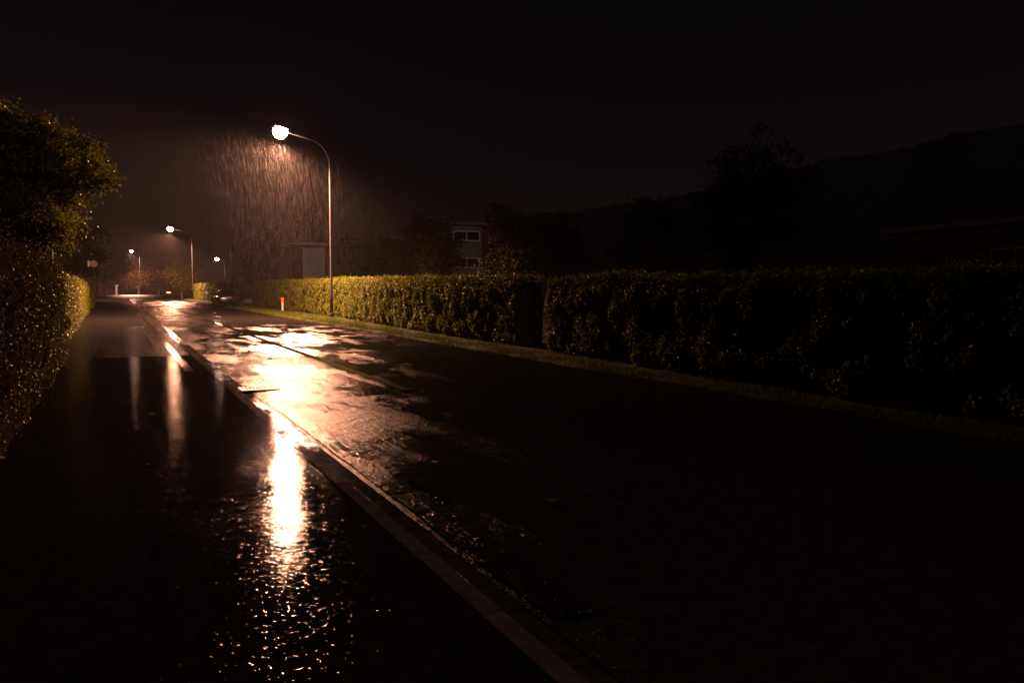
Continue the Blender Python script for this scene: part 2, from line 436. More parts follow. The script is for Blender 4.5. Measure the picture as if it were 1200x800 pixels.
def hedge(label, xf, y0, y1, h, depth, side, mat, dens, size, seed, group=None, top_shag=.06, shade_end=1.0):
    """hedge along the road; side=-1: its lit face looks to -X (right side of road), +1: face looks to +X"""
    L = y1 - y0; s = seed
    parts = []
    xfv = np.vectorize(xf); hv = np.vectorize(h)
    def add(C, N, tip=None): parts.append(leaves_vf(C, N, size, tipdir=tip))
    # face
    n = int(L * float(np.mean(hv(np.linspace(y0, y1, 20)))) * dens)
    y = y0 + L * rng.random(n); z = .06 + (hv(y) - .06) * rng.random(n) ** .92
    rnd = np.clip((z / hv(y) - .86) / .14, 0, 1) * .16 + np.clip((.25 - z) / .25, 0, 1) * .10
    bump = lump(y, z, s)
    keep = (vnoise(y, z, s + .9, .5, .38) * .6 + rng.random(n) * 1.6) > -.1
    dpt = rng.exponential(.055, n)
    x = xfv(y) + side * (bump - rnd - np.minimum(dpt, .25) + .03)
    gx = side * np.ones(n)
    N = np.stack([gx * .9, rng.normal(size=n) * .55, .45 + rng.normal(size=n) * .5], 1)
    C = np.stack([x, y, z], 1)[keep]
    add(C, N[keep], np.tile([[side * .3, 0, -.2]], (keep.sum(), 1)))
    # top
    n = int(L * depth * dens * .8)
    y = y0 + L * rng.random(n); q = depth * rng.random(n)
    edge = np.minimum(q, depth - q)
    z = hv(y) - .16 * np.clip(1 - edge / .16, 0, 1) ** 2 + lump(y, q * 2, s + 3) * .6 + np.abs(rng.normal(size=n)) * top_shag - rng.exponential(.03, n)
    x = xfv(y) - side * q
    N = np.stack([side * .3 + rng.normal(size=n) * .5, rng.normal(size=n) * .5, np.ones(n)], 1)
    add(np.stack([x, y, z], 1), N)
    # shoots above the top
    ns = int(L * 7)
    for k in range(ns):
        yy = y0 + L * rng.random(); qq = depth * rng.random() * .6; hh = rng.uniform(.05, .2)
        m = 7
        t = np.linspace(0, 1, m)
        C = np.stack([xf(yy) - side * qq + rng.normal(size=m) * .02, yy + rng.normal(size=m) * .02, h(yy) - .03 + t * hh], 1)
        add(C, rng.normal(size=(m, 3)) + np.array([[side * .5, 0, .7]]))
    # ends
    for ye, sg in ((y0, -1), (y1, 1)):
        n = int(depth * h(ye) * dens * (shade_end if sg < 0 else 1))  # near end: leaves thinned so the dark core stands in for its shade
        q = depth * rng.random(n); z = .06 + h(ye) * rng.random(n) * .97
        y = ye + sg * (lump(q * 2, z, s + 5) + .04 - rng.exponential(.05, n) - .1 * np.clip((z / h(ye) - .88) / .12, 0, 1))
        x = xf(ye) - side * q
        add(np.stack([x, y, z], 1), np.stack([rng.normal(size=n) * .5, sg * np.ones(n), .4 + rng.normal(size=n) * .5], 1))
    Vs, Fs, o = [], [], 0
    for V, F in parts:
        Vs.append(V); Fs.append(F + o); o += len(V)
    nl = sum(len(F) for F in Fs)
    # twig core: an uneven solid inside
    ny = max(int(L / .5), 4); ys = np.linspace(y0 + .12, y1 - .12, ny + 1)
    ring = []
    for yy in ys:
        hh = h(yy)
        pr = [(.13, 0.0), (.10, .4), (.11, hh * .8), (.26, hh - .1), (depth - .2, hh - .1), (depth - .1, hh * .7), (depth - .1, 0.0)]
        ring.append([(xf(yy) - side * (d + rng.uniform(-.03, .03)), yy, max(zz + rng.uniform(-.04, .03), 0)) for d, zz in pr])
    CV = np.array(ring).reshape(-1, 3); m = 7
    CF = []
    for j in range(ny):
        for k in range(m - 1):
            a = j * m + k; CF += [(a, a + 1, a + m), (a + 1, a + m + 1, a + m)]
    for j in (0, ny):
        for k in range(1, m - 1): CF.append((j * m, j * m + k, j * m + k + 1))
    Vs.append(CV); Fs.append(np.array(CF) + o)
    V = np.concatenate(Vs); F = np.concatenate(Fs)
    mi = np.zeros(len(F)); mi[nl:] = 1
    ob = link_mesh('hedge', mesh_np('hedge', V, F, mi), [mat, M_CORE])
    # put the origin at the hedge's foot
    org = Vector((xf((y0 + y1) / 2) - side * depth / 2, (y0 + y1) / 2, 0))
    ob.data.transform(Matrix.Translation(-org)); ob.location = org
    return tag(ob, label, 'hedge', group)

hh_r = lambda y: float(np.interp(y, [0, 10, 20, 45, 80, 140], [1.74, 1.76, 1.83, 2.05, 2.1, 2.2])) + .03 * math.sin(y * 1.3) + .025 * math.sin(y * 3.7)
hedge('dark unlit hedge on the right, nearest to the camera, before the gap', hedge_x, 2.5, 18.6, hh_r, 1.0, -1, M_HEDGE, 900, .085, 1.0)
hedge('long yellow green hedge on the right lit by the tall street lamp', hedge_x, 20.6, 76, hh_r, 1.0, -1, M_HEDGE, 560, .10, 2.0, shade_end=.12)
hedge('bright yellow green hedge beyond the parked car', lambda y: hedge_x(y) - .3, 86, 135, hh_r, 1.0, -1, M_HEDGE_BRIGHT, 160, .17, 3.0)
hx_l = lambda y: float(np.interp(y, [0, 8, 11, 19, 22], [-.92, -.94, -1.0, -1.02, -.98]))
hl = lambda y: 2.0 + .05 * math.sin(y * 1.1) + .03 * math.sin(y * 3.3)
hedge('tall brownish hedge on the left beside the dark near pavement', hx_l, 3.0, 20.2, hl, 1.3, 1, M_HEDGE_BROWN, 1250, .055, 4.0, top_shag=.09)
hedge('yellow green clipped hedge on the left beyond a narrow gap', lambda y: -1.25 - max(0, y - 22) * .011, 22.0, 62, lambda y: 1.95 + .03 * math.sin(y), 1.2, 1, M_HEDGE_BRIGHT, 420, .085, 5.0)
hedge('low rounded bush end of the left hedges near the junction', lambda y: -1.75 - max(0, y - 70) * .008, 68, 92, lambda y: 1.55, 1.1, 1, M_HEDGE, 160, .16, 6.0)

# ------------------------------------------------------------------ trees
def tree(name, label, base, trunk_h, crown_c, crown_r, clumps, per, leaf, mat, bark=M_BARK, trunk_r=.16, shell=.55, droop=0, seed=1, group=None, clump_r=.5, skew=None):
    random.seed(seed); r2 = np.random.default_rng(seed)
    base = Vector(base); root = thing(name, label, 'tree', base, group=group)
    cc = Vector(crown_c) - base
    bm = bmesh.new()
    top = Vector((cc.x * .8, cc.y * .8, max(trunk_h, cc.z)))
    mid = Vector((cc.x * .25 + random.uniform(-.1, .1), cc.y * .25, top.z * .5))
    tube(bm, [(0, 0, -.05), (0, 0, .25), mid, top, top + Vector((cc.x * .1, cc.y * .1, crown_r[2] * .5))], [trunk_r * 1.35, trunk_r, trunk_r * .75, trunk_r * .4, .02], 9)
    cen = []
    for k in range(clumps):
        d = r2.normal(size=3); d /= np.linalg.norm(d)
        rr = (shell + (1 - shell) * r2.random()) * (1 + .22 * math.sin(3 * d[0] + 5 * d[2] + seed) + .12 * math.sin(9 * d[1] + seed * 2 + 7 * d[2]))
        p = np.array(cc) + d * rr * np.array(crown_r)
        if droop: p[2] -= droop * (np.hypot(d[0], d[1])) ** 2 * crown_r[2]
        if p[2] < .5: p[2] = .5 + r2.random() * .3
        cen.append(p)
        if k % 2 == 0:
            s = Vector((0, 0, 0)).lerp(Vector(p), .12); s = mid.lerp(top, random.uniform(.1, 1))
            m = s.lerp(Vector(p), .55) + Vector((random.uniform(-.15, .15), random.uniform(-.15, .15), .12 * crown_r[2] * random.random()))
            tube(bm, [s, m, Vector(p)], [trunk_r * .28, trunk_r * .16, .012], 5, cap=False)
    obj('trunk', bm, bark, root, smooth=True)
    Cs, Ns = [], []
    for p in cen:
        n = int(per * r2.uniform(.5, 1.4)); s = clump_r * r2.uniform(.6, 1.25)
        q = r2.normal(size=(n, 3)) * np.array([s, s, s * .62]) * .6
        Cs.append(p + q); Ns.append(q * .6 / s + np.array([[0, 0, .55]]) + r2.normal(size=(n, 3)) * .5)
    C = np.concatenate(Cs); N = np.concatenate(Ns)
    V, F = leaves_vf(C, N, leaf, .62, .4, np.tile([[0, 0, -.6]], (len(C), 1)))
    link_mesh('crown', mesh_np('crown', V, F), mat, root)
    return root

def foot(x, c):                      # a ground point on bearing x
    d = at(x, 338, c); return Vector((d.x, d.y, 0))
tree('broadleaf_tree', 'large leafy tree overhanging the left hedge, its right side lamp lit', foot(-30, 24), 5.0, at(10, 203, 24), (2.3, 2.2, 1.85), 230, 200, .125, M_TREE, seed=4, shell=.3, clump_r=.44, trunk_r=.2)
tree('garden_tree', 'dark small tree with sparse glinting leaves behind the tall left hedge', foot(8, 16), 2.2, at(8, 285, 16), (.75, .7, .75), 40, 50, .09, M_TREE_UNLIT, seed=9, clump_r=.3, trunk_r=.06)
tree('background_tree', 'dark green tree behind the no parking sign', foot(122, 150), 5, at(126, 306, 150), (3.4, 3, 3.6), 110, 60, .4, M_TREE, seed=12, clump_r=1.3, trunk_r=.25)
tree('background_tree', 'faint dark tree left of the no parking sign', foot(92, 95), 4.5, at(90, 297, 95), (3.2, 3, 3.4), 90, 60, .32, M_TREE_UNLIT, seed=14, clump_r=.9, trunk_r=.2)
tree('birch_tree', 'reddish brown autumn birch with drooping crown across the junction', foot(162, 216), 7, at(162, 317, 214), (3.6, 3.6, 4.6), 130, 70, .34, M_TREE_RED, M_BIRCH, .26, .3, .35, 15, clump_r=1.1)
tree('young_tree', 'small bright yellow green tree beside the second street lamp', foot(213, 135), 3.0, at(211, 323, 135), (2.5, 2.3, 2.0), 110, 70, .24, M_TREE_YELLOW, seed=16, clump_r=1.0, trunk_r=.16)
tree('garden_tree', 'dim round tree behind the hedge left of the apartment block', foot(500, 62), 3.5, at(497, 295, 62), (2.3, 2.2, 2.5), 110, 70, .2, M_TREE_UNLIT, seed=17, clump_r=.6)
tree('garden_tree', 'black tree partly covering the left windows of the apartment block', foot(514, 55), 3, at(512, 303, 55), (1.3, 1.3, 1.9), 70, 60, .18, M_TREE_UNLIT, seed=18, clump_r=.5)
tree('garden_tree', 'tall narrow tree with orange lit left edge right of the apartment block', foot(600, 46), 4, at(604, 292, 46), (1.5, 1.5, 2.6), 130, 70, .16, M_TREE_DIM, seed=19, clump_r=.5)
tree('garden_tree', 'broad black tree behind the gap between the right hedges', foot(640, 52), 4, at(648, 300, 52), (2.4, 2.2, 2.7), 110, 60, .2, M_TREE_UNLIT, seed=20, clump_r=.6)
tree('tall_tree', 'tallest black tree rising above the dark right hedge against the sky', foot(880, 44), 7, at(880, 255, 44), (2.7, 2.5, 4.2), 200, 70, .19, M_TREE_UNLIT, seed=23, clump_r=.65, trunk_r=.25)
tree('garden_tree', 'black tree left of the tallest right tree', foot(770, 60), 4, at(775, 285, 60), (3.4, 3, 2.8), 130, 60, .22, M_TREE_UNLIT, seed=24, clump_r=.7)
tree('garden_tree', 'thin dark conifer shaped tree behind the pale walled house', foot(358, 92), 5, at(360, 272, 92), (1.5, 1.5, 3.2), 80, 60, .26, M_TREE_UNLIT, seed=25, clump_r=.6)
tree('garden_tree', 'dim wide tree between street lamp pole and pale walled house', foot(440, 72), 3.5, at(440, 305, 72), (2.6, 2.4, 2.0), 90, 60, .24, M_TREE_UNLIT, seed=26, clump_r=.65)
tree('background_tree', 'black tree behind the parked car', foot(310, 175), 5, at(310, 300, 175), (6, 5, 5.5), 110, 60, .5, M_TREE_UNLIT, seed=27, clump_r=1.1)

# ------------------------------------------------------------------ buildings
def window(parent, face, u0, u1, z0, z1, plane, mull=0, fm=M_FRAME):
    """face '-Y' or '-X': window in that wall of the building (wall-local coordinates); frame > pane"""
    def bx(bm, ua, ub, za, zb, d0, d1):
        if face == '-Y': box(bm, ua, ub, plane - d1, plane - d0, za, zb)
        else: box(bm, plane - d1, plane - d0, ua, ub, za, zb)
    t = .07 if (u1 - u0) < 3 else .12
    bm = bmesh.new()
    bx(bm, u0, u1, z0, z0 + t, .002, .06); bx(bm, u0, u1, z1 - t, z1, .002, .06)
    bx(bm, u0, u0 + t, z0 + t, z1 - t, .002, .06); bx(bm, u1 - t, u1, z0 + t, z1 - t, .002, .06)
    for k in range(1, mull + 1):
        um = u0 + (u1 - u0) * k / (mull + 1)
        bx(bm, um - t / 2, um + t / 2, z0 + t, z1 - t, .002, .06)
    w = obj('window', bm, fm, parent)
    bm = bmesh.new(); bx(bm, u0 + t, u1 - t, z0 + t, z1 - t, .001, .022)
    obj('pane', bm, M_GLASS, w)
    return w

def part(name, parent, mat, *b, bev=0):
    bm = bmesh.new()
    for x in b: box(bm, *x, bev)
    return obj(name, bm, mat, parent)

# apartment block
p = at(529, 330, 96); ab = thing('apartment_building', 'three storey pale apartment block with banded windows behind the hedge', 'building', (p.x, p.y, 0))
part('wall', ab, M_WALL_PALE, (0, 3.7, 0, 16, 0, 8.9)); part('stair_wall', ab, M_WALL_RED, (3.7, 4.9, .4, 15, 0, 8.7))
part('roof', ab, M_ROOF, (-.3, 5.1, -.3, 16.3, 8.9, 9.05)); part('fascia', ab, M_WALL_PALE, (-.34, 5.14, -.34, -.3, 8.75, 9.1))
for z in (6.95, 3.95, 1.1):
    window(ab, '-Y', .25, 3.45, z, z + 1.15, 0, 1); window(ab, '-X', 2, 6, z, z + 1.15, 0, 2); window(ab, '-X', 8, 12, z, z + 1.15, 0, 2)
# pale walled house
p = at(346, 330, 84); ph = thing('house', 'flat roofed house with a pale wall beside the tall street lamp', 'house', (p.x, p.y, 0))
part('wall', ph, M_WALL_BR, (0, 4.6, 1.2, 9, 0, 5.9)); part('tower_wall', ph, M_WALL_W, (.75, 2.95, 0, 1.18, 0, 5.6))
part('roof', ph, M_ROOF, (-.25, 4.9, -.25, 9.3, 5.9, 6.1)); part('fascia', ph, M_FASCIA, (-.28, 3.4, -.29, -.25, 5.92, 6.12))
window(ph, '-Y', 3.2, 4.3, 1.2, 2.6, 1.2, 1); window(ph, '-X', 3, 5, 1.2, 2.6, 0, 1)
# long low row behind
p = at(400, 330, 112); rw = thing('row_house', 'long dark two storey row house with pale eaves line right of the lamp pole', 'house', (p.x, p.y, 0))
part('wall', rw, M_WALL_BR, (0, 11, 0, 9, 0, 8.2)); part('roof', rw, M_ROOF, (-.4, 11.4, -.4, 9.4, 8.2, 8.5)); part('fascia', rw, M_WALL_G, (-.45, 11.45, -.44, -.4, 8.25, 8.48))
for z in (1.2, 4.6):
    for u in (1, 4, 7): window(rw, '-Y', u, u + 1.6, z, z + 1.4, 0, 1)
# brick building across the junction
p = at(116, 345, 236); bb = thing('brick_building', 'dark red brick building across the junction with a tall white window', 'building', (p.x, p.y, 0))
part('wall', bb, M_WALL_RED, (0, 24, 0, 12, 0, 7.4)); part('roof', bb, M_ROOF, (-.3, 24.3, -.3, 12.3, 7.4, 7.6)); part('fascia', bb, M_WALL_W, (-.33, 14, -.34, -.3, 7.4, 7.62))
window(bb, '-Y', 2.3, 3.9, 3.6, 7.0, 0, 0); window(bb, '-Y', 7, 8.6, 1.0, 2.8, 0, 1); window(bb, '-Y', 14, 15.6, 1.0, 2.8, 0, 1)
part('door', bb, M_WALL_BR, (4.6, 5.7, -.06, -.002, .1, 2.2))
# low building on the right
p = at(1030, 330, 40); q = at(1230, 330, 31)
lb = thing('flat_roof_building', 'unlit flat roofed building with pale roof edge at far right', 'building', (p.x, p.y, 0), math.atan2(q.y - p.y, q.x - p.x))
Lb = (Vector((q.x, q.y)) - Vector((p.x, p.y))).length + 6
part('wall', lb, M_WALL_BR, (.4, Lb, .6, 12, 0, 4.1)); part('roof', lb, M_ROOF, (0, Lb + .3, 0, 12.4, 4.12, 4.26)); part('fascia', lb, M_WALL_G, (-.04, Lb + .3, -.04, -.002, 4.10, 4.34), (-.04, -.002, 0, 12.4, 4.10, 4.34))
for u in (2, 6, 10): window(lb, '-Y', u, u + 2.4, 1.4, 3.2, .6, 1, M_DARKPOLE)
# ------------------------------------------------------------------ street lamps
def street_lamp(label, base, H, arm, energy, glow, col, bulb, heading=math.pi, dark=False, scale=1.0, rad=.22):
    """pole at base, arm reaching in direction heading"""
    root = thing('street_lamp', label, 'street lamp', base, heading)
    pm = M_DARKPOLE if dark else M_GALV
    zb = H - 2.0
    pts = [(0, 0, 0), (0, 0, 1.2), (0, 0, 4), (0, 0, zb)]; rad_ = [.085, .075, .060, .048]
    for k in range(1, 9):
        a = k / 8 * R(78); pts.append((1.15 * (1 - math.cos(a)), 0, zb + 1.35 * math.sin(a))); rad_.append(.047 - k * .0015)
    ex, ez = pts[-1][0], pts[-1][2]
    pts.append((arm - .35, 0, ez + (arm - .35 - ex) * .24)); rad_.append(.036)
    bm = bmesh.new(); tube(bm, pts, rad_, 14); obj('pole', bm, pm, root, smooth=True)
    bm = bmesh.new(); lathe(bm, [(.098, 0), (.098, .22), (.09, .23)], 16); obj('base_collar', bm, M_BLACK, root)
    bm = bmesh.new(); box(bm, -.05, .05, -.105, -.07, .7, 1.05, .008); obj('access_door', bm, pm, root)
    tip = Vector(pts[-1]); tilt = math.atan(.24)
    hd = bpy.data.objects.new('lamp_head', None)
    # housing: flattened shell lofted along the arm
    bm = bmesh.new(); rings = []
    s = scale
    for (u, w, hgt, zc) in ((-.12, .05, .05, 0), (0, .07, .07, .0), (.14, .15, .10, .02), (.35, .21, .13, .035), (.6, .21, .125, .03), (.78, .15, .09, .015), (.86, .06, .04, .0)):
        rings.append([bm.verts.new((u * s, w * s * math.cos(t), zc * s + hgt * s * (math.sin(t) if math.sin(t) > 0 else .35 * math.sin(t)))) for t in [2 * math.pi * k / 14 for k in range(14)]])
    for a, b in zip(rings, rings[1:]):
        for k in range(14): bm.faces.new((a[k], a[(k + 1) % 14], b[(k + 1) % 14], b[k]))
    bm.faces.new(rings[0]); bm.faces.new(rings[-1])
    bmesh.ops.transform(bm, matrix=Matrix.Translation(tip) @ Matrix.Rotation(-tilt, 4, 'Y'), verts=bm.verts)
    hs = obj('lamp_housing', bm, M_HOUSING, root, smooth=True)
    # drop bowl
    bm = bmesh.new(); bmesh.ops.create_uvsphere(bm, u_segments=18, v_segments=10, radius=1)
    bmesh.ops.delete(bm, geom=[v for v in bm.verts if v.co.z > .35], context='VERTS')
    for v in bm.verts: v.co = Vector((.45 * s + v.co.x * .32 * s, v.co.y * .28 * s, -.02 * s + v.co.z * .37 * s))
    bmesh.ops.transform(bm, matrix=Matrix.Translation(tip) @ Matrix.Rotation(-tilt, 4, 'Y'), verts=bm.verts)
    obj('lamp_glass', bm, emit('lit_bowl', col, abs(glow)), root, smooth=True)
    bpy.data.objects.remove(hd)
    if energy:
        ld = bpy.data.lights.new('lamp_light', 'SPOT'); ld.spot_size = R(176); ld.spot_blend = .5; ld.energy = energy; ld.color = col; ld.shadow_soft_size = rad
        lo = bpy.data.objects.new('lamp_light', ld); COL.objects.link(lo); lo.parent = root
        lo.rotation_euler = (0, -R(17), 0); lo.location = (tip.x + .45 * s, 0, tip.z - .37 * s - rad)
    return root

E1 = 5800
street_lamp('tall lit street lamp standing by the long right hedge, brightest of all', (10.42, 45.6, .05), 10.0, 2.35, E1, 22, LAMP_COL, None, scale=1.2)
street_lamp('lit street lamp beyond the parked car, second brightest, beside the small tree', (9.6, 126.5, .03), 10.05, 2.55, E1, 26, LAMP_COL, None, scale=1.2)
p = at(158, 340, 196)
street_lamp('tiny pinkish lit street lamp above the autumn birch', (p.x + 1.3, p.y + 6, .08), 10.9, 1.6, 4200, 26, (1, .46, .32), None, scale=1.0)
p = at(264, 340, 205)
street_lamp('small pale lit street lamp far behind the parked car', (p.x, p.y, .0), 9.2, 1.5, 600, 30, (1, .52, .34), None, scale=1.3)

# unlit poles
p = at(272, 340, 112); pl = thing('lamp_pole', 'dark unlit straight pole rising behind the parked car', 'pole', (p.x, p.y, .05))
bm = bmesh.new(); tube(bm, [(0, 0, 0), (0, 0, 9)], [.11, .06], 10); obj('pole', bm, M_DARKPOLE, pl, smooth=True)
bm = bmesh.new(); lathe(bm, [(.06, 9), (.16, 9.05), (.18, 9.2), (.05, 9.3)], 12); obj('cap', bm, M_GALV, pl)
p = at(62, 330, 26); pl = thing('metal_post', 'thin bare grey post sticking up behind the tall left hedge', 'post', (p.x, p.y, 0))
bm = bmesh.new(); tube(bm, [(0, 0, 0), (0, 0, 2.88)], .03, 10); obj('pole', bm, M_GALV, pl, smooth=True)
bm = bmesh.new(); lathe(bm, [(.034, 2.86), (.034, 2.91), (.01, 2.93)], 10); obj('cap', bm, M_GALV, pl)

# ------------------------------------------------------------------ signs and small street furniture
p = at(110, 309, 70); sg = thing('traffic_sign', 'round red rimmed no parking sign on a post beside the left hedge end', 'traffic sign', (p.x, p.y, 0), R(6))
zc = p.z
bm = bmesh.new(); tube(bm, [(0, 0, 0), (0, 0, zc + .35)], .032, 10); obj('pole', bm, M_GALV, sg, smooth=True)
def disc(bm, r0, r1, y, n=28):
    a = [bm.verts.new((r1 * math.cos(2 * math.pi * k / n), y, zc + r1 * math.sin(2 * math.pi * k / n))) for k in range(n)]
    if r0 == 0: bm.faces.new(a); return
    b = [bm.verts.new((r0 * math.cos(2 * math.pi * k / n), y, zc + r0 * math.sin(2 * math.pi * k / n))) for k in range(n)]
    for k in range(n): bm.faces.new((a[k], a[(k + 1) % n], b[(k + 1) % n], b[k]))
bm = bmesh.new()
n = 28
f = [bm.verts.new((.27 * math.cos(2 * math.pi * k / n), -.05, zc + .27 * math.sin(2 * math.pi * k / n))) for k in range(n)]
b = [bm.verts.new((.27 * math.cos(2 * math.pi * k / n), -.034, zc + .27 * math.sin(2 * math.pi * k / n))) for k in range(n)]
bm.faces.new(f); bm.faces.new(b)
for k in range(n): bm.faces.new((f[k], f[(k + 1) % n], b[(k + 1) % n], b[k]))
obj('sign_disc', bm, M_SIGNBLUE, sg)
bm = bmesh.new(); disc(bm, .195, .265, -.054)
c, s_ = math.cos(R(-45)), math.sin(R(-45))
bm.faces.new([bm.verts.new((u * c - w * s_, -.0535, zc + u * s_ + w * c)) for u, w in ((-.2, -.035), (.2, -.035), (.2, .035), (-.2, .035))])
obj('sign_ring', bm, M_SIGNRED, sg)
bm = bmesh.new(); box(bm, -.46, -.31, -.05, -.035, zc - .24, zc + .24, .005); box(bm, -.31, -.03, -.045, -.04, zc - .02, zc + .02)
obj('side_plate', bm, M_YELLOWISH, sg)

# delineator post
dl = thing('delineator_post', 'short white roadside post with orange reflector before the lit hedge', 'bollard', (10.35, 60.2, .05))
bm = bmesh.new(); box(bm, -.06, .06, -.05, .05, 0, .62, .015); obj('post', bm, M_WHITE, dl)
bm = bmesh.new(); box(bm, -.10, .10, -.07, .06, .63, .93, .02); obj('reflector', bm, M_ORANGE, dl)
# white bollard across the junction
p = at(191, 349, 157); bo = thing('bollard', 'white bollard at the junction mouth left of the amber beacon', 'bollard', (7.0, 172, 0))
bm = bmesh.new(); lathe(bm, [(.17, 0), (.16, .9), (.12, .98)], 16); obj('post', bm, M_WHITE, bo)
bm = bmesh.new(); lathe(bm, [(.165, .99), (.19, 1.04), (.17, 1.30), (.06, 1.36)], 16); obj('cap', bm, M_WHITE, bo)
# amber lit beacon
be = thing('beacon', 'low dark bollard with a glowing amber light at the junction', 'bollard', (8.55, 168, 0))
bm = bmesh.new(); lathe(bm, [(.3, 0), (.28, .5), (.22, .74)], 16); obj('base', bm, M_BLACK, be)
bm = bmesh.new(); lathe(bm, [(.22, .75), (.36, .78), (.40, .88), (.32, .98), (.1, 1.02)], 18); obj('beacon_lens', bm, emit('amber_lens', (1, .55, .12), .28), be, smooth=True)
# grey utility pillar
p = at(136.5, 344, 205); up = thing('utility_pillar', 'slim grey pillar with a wider flat top before the brick building', 'pillar', (p.x, p.y, .1))
bm = bmesh.new(); box(bm, -.22, .22, -.2, .2, 0, 2.0, .02); obj('post', bm, M_WALL_G, up)
bm = bmesh.new(); box(bm, -.42, .42, -.3, .3, 2.0, 2.3, .03); obj('cap', bm, M_WALL_G, up)

# drain grate in the gutter, manhole cover
gr = thing('drain_grate', 'cast iron drain grate in the gutter beside the kerb', 'drain', (2.02, 13.95, .0))
bm = bmesh.new()
for a in ((-.3, .3, -.25, -.21), (-.3, .3, .21, .25), (-.3, -.26, -.21, .21), (.26, .3, -.21, .21)): box(bm, *a, -.02, .022)
obj('frame', bm, M_IRON, gr)
bm = bmesh.new()
for k in range(9):
    x = -.225 + k * .056; box(bm, x - .012, x + .012, -.208, .208, -.02, .020)
obj('grate', bm, M_IRON, gr)
mh = thing('manhole_cover', 'round iron manhole cover shining near the right verge', 'manhole cover', (7.1, 28.2, .0))
bm = bmesh.new(); lathe(bm, [(.40, -.02), (.40, .012), (.34, .012)], 32); obj('frame', bm, M_IRON, mh)
bm = bmesh.new(); lathe(bm, [(.335, -.01), (.335, .017), (.31, .019)], 32)
for k in range(7):
    w = -.24 + k * .08; L = math.sqrt(max(.29 ** 2 - w * w, .01)); box(bm, -L, L, w - .018, w + .018, .017, .024)
obj('cover', bm, M_IRON, mh)

# fallen leaves: each one lies by itself
def fallen_leaf():
    bm = bmesh.new()
    out = [(0, -.5), (.16, -.36), (.42, -.30), (.30, -.08), (.5, .12), (.24, .2), (.22, .42), (0, .56), (-.22, .42), (-.24, .2), (-.5, .12), (-.30, -.08), (-.42, -.30), (-.16, -.36)]
    c0 = bm.verts.new((0, 0, .012)); vs = [bm.verts.new((x * .1, y * .1, .004 + .02 * (x * x + .4 * y * y) * (1 + .6 * math.sin(5 * x)))) for x, y in out]
    for k in range(len(vs)): bm.faces.new((c0, vs[k], vs[(k + 1) % len(vs)]))
    tube(bm, [(0, -.05, .005), (.006, -.085, .008)], .0015, 4)
    return bm
lf = None
spots = [(2.06, 8.01, 'curled brown leaf on the road beside the wet kerb stones', 1.5), (2.93, 5.63, 'small pale leaf lying alone on the dark road near the camera', 1.0),
         (1.98, 5.62, 'little leaf on the road just beyond the near kerb end', .9), (4.25, 12.5, 'leaf at the far right corner of the road repair patch', 1.2),
         (2.62, 7.35, 'dim leaf on the road right of the curled brown leaf', .8), (2.35, 4.9, 'tiny dark leaf on the road near the bottom edge', .7),
         (.35, 11.5, 'leaf on the dark pavement left of the lamp reflection', .8), (-.35, 14.0, 'leaf on the pavement close to the brown hedge', .8)]
for i, (x, y, lab, s) in enumerate(spots):
    if lf is None:
        lf = obj('fallen_leaf', fallen_leaf(), M_DEADLEAF); o = lf
    else:
        o = lf.copy(); COL.objects.link(o)
    z = .032 if x < K0 else .004
    o.location = (x, y, z + .004); o.rotation_euler = (random.uniform(-.1, .1), random.uniform(-.1, .1), random.uniform(0, 6.28)); o.scale = (s, s, s)
    tag(o, lab, 'leaf', 'fallen leaves on the wet road and pavement')

